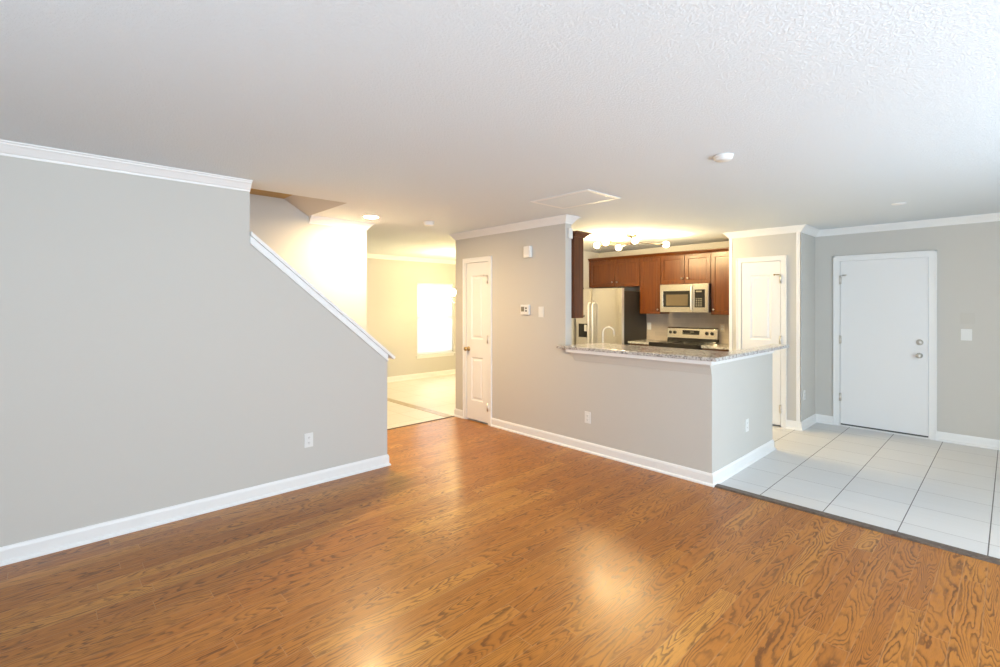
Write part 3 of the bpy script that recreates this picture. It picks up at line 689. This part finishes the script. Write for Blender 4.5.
# ------------------------------------------------------------------ range
RX0, RX1 = -3.788, -3.004
t = thing('kitchen_range', ((RX0 + RX1) / 2, 7.0, 0), 'stainless electric range with black glass top and knobs below the microwave', 'stove')
MB().box((RX0, 6.71, .05), (RX1, YK - .015, .84)).box((RX0 + .03, 6.76, 0), (RX1 - .03, YK - .05, .05)).build('body', M['steel'], t, bevel=.003)
ct = MB().box((RX0 - .002, 6.68, .84), (RX1 + .002, YK - .075, .922)).build('cooktop', M['blackglass'], t, bevel=.003)
for ex, ey, er in ((-3.60, 6.83, .10), (-3.20, 6.83, .085), (-3.60, 7.09, .075), (-3.20, 7.09, .10)):
    q = MB().lathe([(er, 0), (er, .0006), (er - .004, .0006), (er - .004, 0)], (ex, ey, .9221), seg=40).build('burner_ring', M['lcd'], ct)
od = MB().box((RX0 + .004, 6.68, .22), (RX1 - .004, 6.71, .82)).build('oven_door', M['steel'], t, bevel=.003)
q = MB().box((RX0 + .10, 6.677, .34), (RX1 - .10, 6.68, .64)).build('oven_window', M['blackglass'], od)
q = MB().tube([(RX0 + .06, 6.68, .74), (RX0 + .06, 6.635, .74), (RX1 - .06, 6.635, .74), (RX1 - .06, 6.68, .74)], .012).build('oven_handle', M['steel'], od)
# backguard: black lower riser, raked stainless panel on top
MB().prism([(7.235, .922), (YK - .015, .922), (YK - .015, .970), (7.250, .970)], 'x', RX0 + .006, RX1 + .002).build('riser', M['blackglass'], t)
bgd = MB().prism([(7.244, .968), (YK - .015, .968), (YK - .015, 1.135), (7.285, 1.135), (7.262, 1.115)], 'x', RX0 - .004, RX1 + .006).build('backguard', M['steel'], t, bevel=.003)
nrm = Vector((0, -.145, .012)).normalized()
for kx in (RX0 + .055, RX0 + .125, RX1 - .150, RX1 - .072):
    q = MB().lathe([(.001, 0), (.026, 0), (.024, .016), (.020, .024), (.001, .025)], (kx, 7.2560, 1.052), nrm, 20).box((kx - .003, 7.225, 1.048), (kx + .003, 7.236, 1.078)).build('knob', M['graphite'], bgd)
q = MB().box((-3.535, 7.2495, 1.024), (-3.270, 7.262, 1.092)).build('display', M['blackglass'], bgd, bevel=.002)
q = MB()
for k in range(5): q.box((-3.52 + k * .026, 7.2488, 1.036), (-3.505 + k * .026, 7.2495, 1.048))
q.box((-3.415, 7.2488, 1.056), (-3.355, 7.2495, 1.080))
q = q.build('clock_digits', M['lcd'], bgd)

# ------------------------------------------------------------------ lamps
# kitchen fixture: canopy, stem, bars and five opal globes
hx, hy, hz = -3.482, 5.69, 2.310
t = thing('kitchen_ceiling_light', (hx, hy, ZC), 'branching nickel ceiling light with lit opal globes in the kitchen', 'ceiling light')
MB().lathe([(.068, 0), (.068, -.022), (.060, -.032), (.001, -.032)], (hx, hy, ZC), seg=28).build('canopy', M['bronze'], t)
MB().tube([(hx, hy, ZC - .02), (hx, hy, hz - .02)], .010).build('stem', M['bronze'], t)
def px2(px, py, z):
    yaw, f = .8148, 483.1
    d = f * (HCAM - z) / (py - 304.1); l = (px - 500) * d / f
    return Vector((-math.sin(yaw) * d + math.cos(yaw) * l, math.cos(yaw) * d + math.sin(yaw) * l, z))
arms = [((597, 245.5), 2.300), ((605.5, 242.3), 2.315), ((618.5, 247.6), 2.290), ((635, 240.6), 2.325), ((666, 244.5), 2.300)]
H = Vector((hx, hy, hz))
for k, (pp, z) in enumerate(arms):
    c = px2(*pp, z); v = c - H; dirn = v.normalized()
    a = MB().tube([H + Vector((0, 0, -.012 + .006 * k)), c - dirn * .06], .006, 10).lathe([(.008, -.068), (.017, -.060), (.019, -.040), (.016, -.034)], c, dirn, 14).build('arm', M['bronze'], t)
    q = MB().sphere(c, .041, sz=.92).build('globe', M['bulb'], a); q['label'] = 'glowing opal glass globe'
MB().sphere(H, .022).build('hub', M['bronze'], t)
# dining chandelier, mostly hidden by the wall corner
gx = Vector((-6.93, 5.347, 1.705))
ctr = gx + Vector((.206, .218, 0))
t = thing('dining_chandelier', (ctr.x, ctr.y, ZC), 'dining room chandelier with one lit globe showing past the wall corner', 'chandelier')
MB().lathe([(.06, 0), (.058, -.016), (.02, -.028), (.001, -.028)], (ctr.x, ctr.y, ZC), seg=24).build('canopy', M['nickel'], t)
MB().tube([(ctr.x, ctr.y, ZC - .02), (ctr.x, ctr.y, 1.52)], .008).build('stem', M['nickel'], t)
MB().lathe([(.001, -.05), (.02, -.04), (.035, 0), (.02, .04), (.009, .06)], (ctr.x, ctr.y, 1.56), seg=20).build('hub', M['nickel'], t)
a0_ = math.atan2(gx.y - ctr.y, gx.x - ctr.x); rr = math.hypot(gx.y - ctr.y, gx.x - ctr.x)
for k in range(5):
    an = a0_ + k * 2 * math.pi / 5; e = Vector((ctr.x + rr * math.cos(an), ctr.y + rr * math.sin(an), gx.z)); dv = Vector((math.cos(an), math.sin(an), 0))
    pts = [Vector((ctr.x, ctr.y, 1.55)) + dv * .02, Vector((ctr.x, ctr.y, 1.50)) + dv * rr * .4, Vector((ctr.x, ctr.y, 1.50)) + dv * rr * .8, Vector((e.x, e.y, 1.54)), Vector((e.x, e.y, e.z - .07))]
    a = MB().tube(pts, .007, 10).lathe([(.012, -.10), (.026, -.085), (.030, -.062), (.026, -.056)], e, seg=16).build('arm', M['nickel'], t)
    q = MB().sphere(e, .070).build('globe', M['globe'], a)
